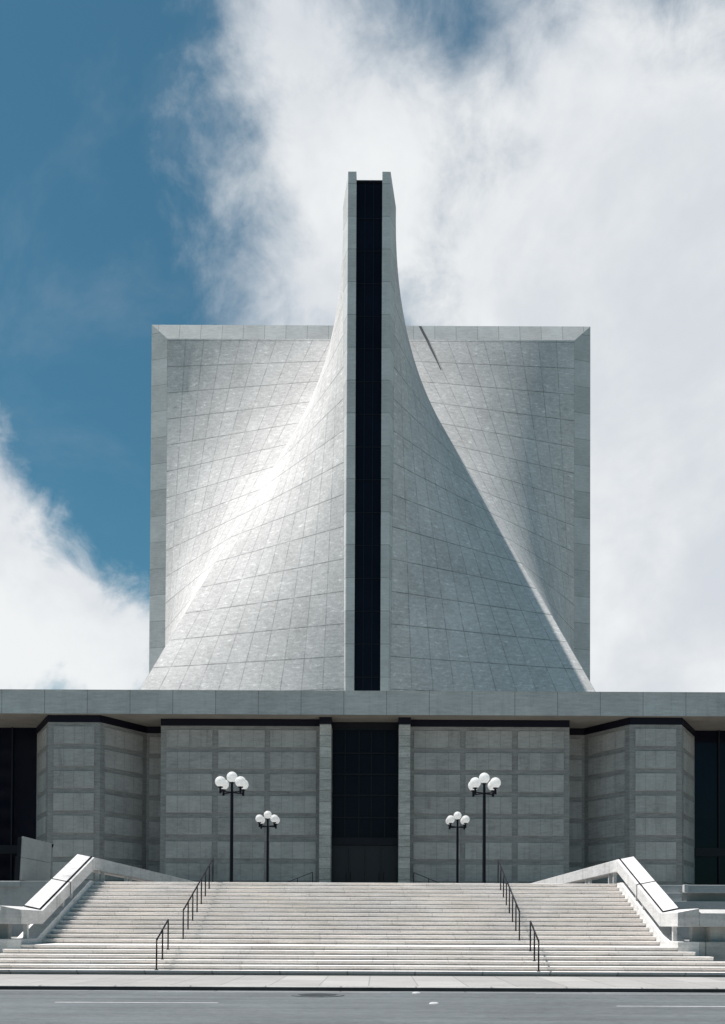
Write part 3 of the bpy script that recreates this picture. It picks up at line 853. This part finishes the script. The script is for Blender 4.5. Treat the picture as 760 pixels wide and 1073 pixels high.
for s in (-1, 1):
    m = MB()
    cols = [(0.37, 3.49), (3.86, 7.01), (7.35, 10.48)]
    if s < 0: wall(m, (-13.75, YC), (-3.03, YC), cols)
    else: wall(m, (3.03, YC), (13.75, YC), [(10.72 - b, 10.72 - a) for a, b in reversed(cols)])
    # return at the outer end
    a, b = sorted((s * 13.25, s * 13.748))
    m.box(a, b, YC + 0.5, 69.3, ZP, ZT)
    m.build('wall', WM, CH, uvname='wall')
    # pylon: outer oblique, front, inner oblique faces
    m = MB()
    pts = [(23.2, 69.7), (21.0, 65.5), (17.55, 65.5), (15.33, 69.2)]
    colsets = [[(0.55, 4.2)], [(0.37, 3.08)], [(0.40, 3.9)]]
    for i in range(3):
        p, q = pts[i], pts[i + 1]
        ln = math.dist(p, q)
        if s < 0:
            wall(m, (-p[0], p[1]), (-q[0], q[1]), colsets[i], thick=0.3)
        else:
            wall(m, q, p, [(ln - b, ln - a) for a, b in colsets[i]], thick=0.3)
    m.build('pylon', WM, CH, uvname='wall')
    m = MB()
    if s < 0: wall(m, (-15.33, 69.2), (-13.75, 69.2), [(0.2, 1.45)], thick=0.3)
    else: wall(m, (13.75, 69.2), (15.33, 69.2), [(0.13, 1.38)], thick=0.3)
    m.build('recess_wall', WM, CH, uvname='wall')
    # dark clerestory band between the wall tops and the soffit
    m = MB()
    run = [(3.03, YC), (13.75, YC)]
    a, b = sorted((s * 3.03, s * 13.75))
    m.box(a, b, YC - 0.05, YC + 0.42, ZT, ZS - 0.002)
    o = -0.05
    band_pts = [(13.75, 69.2), (15.33, 69.2), (17.55, 65.5), (21.0, 65.5), (23.2, 69.7)]
    for (p, q) in zip(band_pts, band_pts[1:]):
        P0, P1 = Vector((s * p[0], p[1])), Vector((s * q[0], q[1]))
        d = (P1 - P0).normalized(); nn = Vector((d.y, -d.x)) if s > 0 else Vector((-d.y, d.x))
        A, B = P0 + nn * 0.05, P1 + nn * 0.05
        C_, D_ = P1 - nn * 0.25, P0 - nn * 0.25
        ring = [A, B, C_, D_] if s > 0 else [B, A, D_, C_]
        m.hexa([(v.x, v.y, ZT + 0.001) for v in ring] + [(v.x, v.y, ZS - 0.002) for v in ring])
    m.build('clerestory_band', M['black'], CH)
    # pillars of the entrance
    a, b = sorted((s * 2.26, s * 3.02))
    m = MB(); m.box(a, b, 65.8, 67.6, ZP, 14.82)
    pl = m.build('pillar', M['pillar'], CH, bevel=0.015)
    m = MB(); m.box(a - 0.03, b + 0.03, 65.72, 67.6, 14.822, ZS - 0.002); m.build('cap', M['black'], pl)
    # dark glass wall beyond the pylon
    ww = MB(); a, b = sorted((s * 23.2, s * 41.5)); ww.box(a, b, 69.75, 69.95, ZP, ZS - 0.004)
    wo_ = ww.build('window_wall', M['glass'], CH)
    m = MB()
    for k in range(7):
        x = s * (24.9 + k * 2.7); m.box(x - 0.05, x + 0.05, 69.60, 69.748, ZP, ZS - 0.006)
    m.build('mullions', M['mullion'], wo_)
    m = MB(); m.box(a, b, 69.55, 69.747, 6.35, 6.95); m.build('transom', M['mullion'], wo_)

# entrance: dark gridded screen over bronze doors
es = MB(); es.box(-2.255, 2.255, 67.5, 67.6, ZP, ZS - 0.003)
eo = es.build('entrance_screen', M['slotglass'], CH)
m = MB()
for x in (-1.37, -0.42, 0.42, 1.34): m.box(x - 0.035, x + 0.035, 67.40, 67.498, 7.36, 14.78)
for z in (14.78, 13.15, 11.71, 10.27, 8.75): m.box(-2.25, 2.25, 67.38, 67.497, z - 0.045, z + 0.045)
m.build('glazing_bars', M['mullion'], eo)
m = MB(); m.box(-2.25, 2.25, 67.25, 67.496, 6.88, 7.38); m.build('transom', M['mullion'], eo)
m = MB(); m.box(-2.25, 2.25, 67.35, 67.499, 14.825, ZS - 0.006); m.build('header', M['mullion'], eo)
for k in range(4):
    x0 = -2.24 + k * 1.122
    m = MB(); m.box(x0, x0 + 1.108, 67.42, 67.494, ZP + 0.01, 6.86)
    m.box(x0 + 0.12, x0 + 0.99, 67.40, 67.419, ZP + 0.35, 6.66)
    dr = m.build('door', M['door'], CH, bevel=0.01)
    xh = x0 + (0.97 if k % 2 == 0 else 0.14)
    m = MB(); m.tube([(xh, 67.33, 4.25), (xh, 67.33, 5.0)], 0.02, 8); m.tube([(xh, 67.33, 4.28), (xh, 67.41, 4.28)], 0.015, 6); m.tube([(xh, 67.33, 4.97), (xh, 67.41, 4.97)], 0.015, 6)
    m.build('handle', M['mullion'], dr)
# rest of the podium body so that light does not leak through
m = MB(); m.box(-41, 41, 70.4, 133, ZP, ZS - 0.01); m.build('podium_body', M['band'], CH)

# ------------------------------------------------------------------ lamp posts
def lamp_post(x, y, label):
    root = thing('lamp_post', label, 'lamp post', (x, y, ZP), 'five globe lamp posts on the plaza')
    m = MB()
    m.lathe([(0.17, 0.0), (0.17, 0.10), (0.11, 0.16), (0.085, 0.22), (0.075, 4.45), (0.062, 4.53), (0.062, 4.98), (0.10, 5.0), (0.10, 5.05), (0.001, 5.05)], (x, y, ZP), 16)
    m.build('pole', M['rail'], root, smooth=False)
    m = MB()
    for sx in (-1, 1):
        for sy in (-1, 1):
            m.tube([(x, y, ZP + 4.56), (x + sx * 0.47, y + sy * 0.47, ZP + 4.56)], 0.032, 8)
            m.tube([(x + sx * 0.47, y + sy * 0.47, ZP + 4.46), (x + sx * 0.47, y + sy * 0.47, ZP + 4.70)], 0.055, 10)
            m.lathe([(0.055, 0), (0.12, 0.03), (0.12, 0.07), (0.001, 0.07)], (x + sx * 0.47, y + sy * 0.47, ZP + 4.70), 12)
    m.build('bracket_arms', M['rail'], root)
    r = 0.255
    def globe(gx, gy, gz):
        m = MB(); n = 14
        m.lathe([(max(0.0005, r * math.sin(math.pi * k / n)), -r * math.cos(math.pi * k / n)) for k in range(n + 1)], (gx, gy, gz), 24)
        m.build('globe', M['globe'], root, smooth=True)
    globe(x, y, ZP + 5.29)
    for sx in (-1, 1):
        for sy in (-1, 1): globe(x + sx * 0.47, y + sy * 0.47, ZP + 5.0)
    return root
first = lamp_post(-6.02, 46.7, 'taller looking black lamp post with five white globes, nearest the stairs on the left')
copy_thing(first, (5.90, 46.7, ZP), 'taller looking black lamp post with five white globes, nearest the stairs on the right')
copy_thing(first, (-6.10, 62.7, ZP), 'smaller looking lamp post with five white globes, near the wall left of the doors')
copy_thing(first, (5.93, 62.7, ZP), 'smaller looking lamp post with five white globes, near the wall right of the doors')

# small sloping handrails by the entrance
for s in (-1, 1):
    root = thing('entrance_handrail', 'small thin black sloping handrail on the plaza %s of the entrance pillars' % side(s), 'handrail', (s * 3.05, 60, ZP), 'entrance handrails')
    m = MB(); m.tube([(s * 3.07, 60, 4.62), (s * 5.0, 60.2, 3.85)], 0.022, 8); m.build('rail', M['rail'], root)
    for x, z in ((3.07, 4.62), (3.98, 4.26), (4.95, 3.87)):
        m = MB(); m.tube([(s * x, 60.0 + (x - 3.07) * 0.1, ZP), (s * x, 60.0 + (x - 3.07) * 0.1, z)], 0.022, 8); m.build('post', M['rail'], root)

# stone slab sign standing at the left of the plaza, seen almost end-on
sg = thing('stone_slab', 'leaning grey stone slab with a dark front edge standing left of the stairs', 'slab', (-16.2, 49, ZP))
m = MB()
sh = -0.09
def SP(x, y, z): return (x + sh * (3.0 - (z - 2.5)) * 0.5 + 0.1, y, z)
def slab_box(x0, x1, y0, y1, z0, z1, name, mat):
    m = MB(); m.hexa([SP(x0, y0, z0), SP(x1, y0, z0), SP(x1, y1, z0), SP(x0, y1, z0), SP(x0, y0, z1), SP(x1, y0, z1), SP(x1, y1, z1), SP(x0, y1, z1)])
    return m.build(name, mat, sg, bevel=0.01)
M['slab'] = mat_stone('slab_stone', (0.40, 0.40, 0.385), fine=0.07)
for (ya, yb) in ((47.0, 48.98), (49.0, 51.0)):
    slab_box(-16.14, -16.02, ya, yb, 3.5, 4.55, 'stone_panel', M['slab'])
    slab_box(-16.14, -16.02, ya, yb, 4.565, 5.56, 'stone_panel', M['slab'])
slab_box(-16.30, -16.145, 46.95, 51.0, 3.1, 5.50, 'backing_frame', M['mullion'])
slab_box(-16.42, -16.305, 47.1, 50.8, 3.1, 4.6, 'lower_frame', M['mullion'])

# wall floodlight at the pylon corner
fl = thing('floodlight', 'small black floodlight at the top right corner of the leaning slab', 'floodlight', (-16.0, 51.05, 5.4))
m = MB(); m.lathe([(0.001, -0.09), (0.07, -0.08), (0.10, 0.0), (0.11, 0.09), (0.09, 0.10), (0.001, 0.06)], (-15.98, 51.12, 5.44), 14); m.build('housing', M['black'], fl)
m = MB(); m.tube([(-16.12, 51.12, 5.36), (-15.98, 51.12, 5.40)], 0.03, 8); m.build('bracket', M['black'], fl)

# apartment tower behind the camera, seen only as a faint reflection
ap = thing('apartment_tower', 'apartment tower with stacked balconies across the street, faintly reflected in the dark left glass', 'building', (-56, -14, ZW))
m = MB(); m.box(-68, -46, -34, -14, -0.3, 42); m.build('wall', M['bldg'], ap)
for f in range(13):
    z = 3.0 + f * 3.0
    m = MB()
    for x in (-64, -57, -50): m.box(x - 2.2, x + 2.2, -14.0, -12.6, z, z + 0.2); m.box(x - 2.2, x + 2.2, -12.7, -12.6, z + 0.2, z + 1.1)
    m.build('balcony_row', M['bldg'], ap)
    m = MB()
    for x in (-64, -57, -50): m.box(x - 1.8, x + 1.8, -13.998, -13.95, z + 0.21, z + 2.4)
    m.build('window_row', M['glass'], ap)
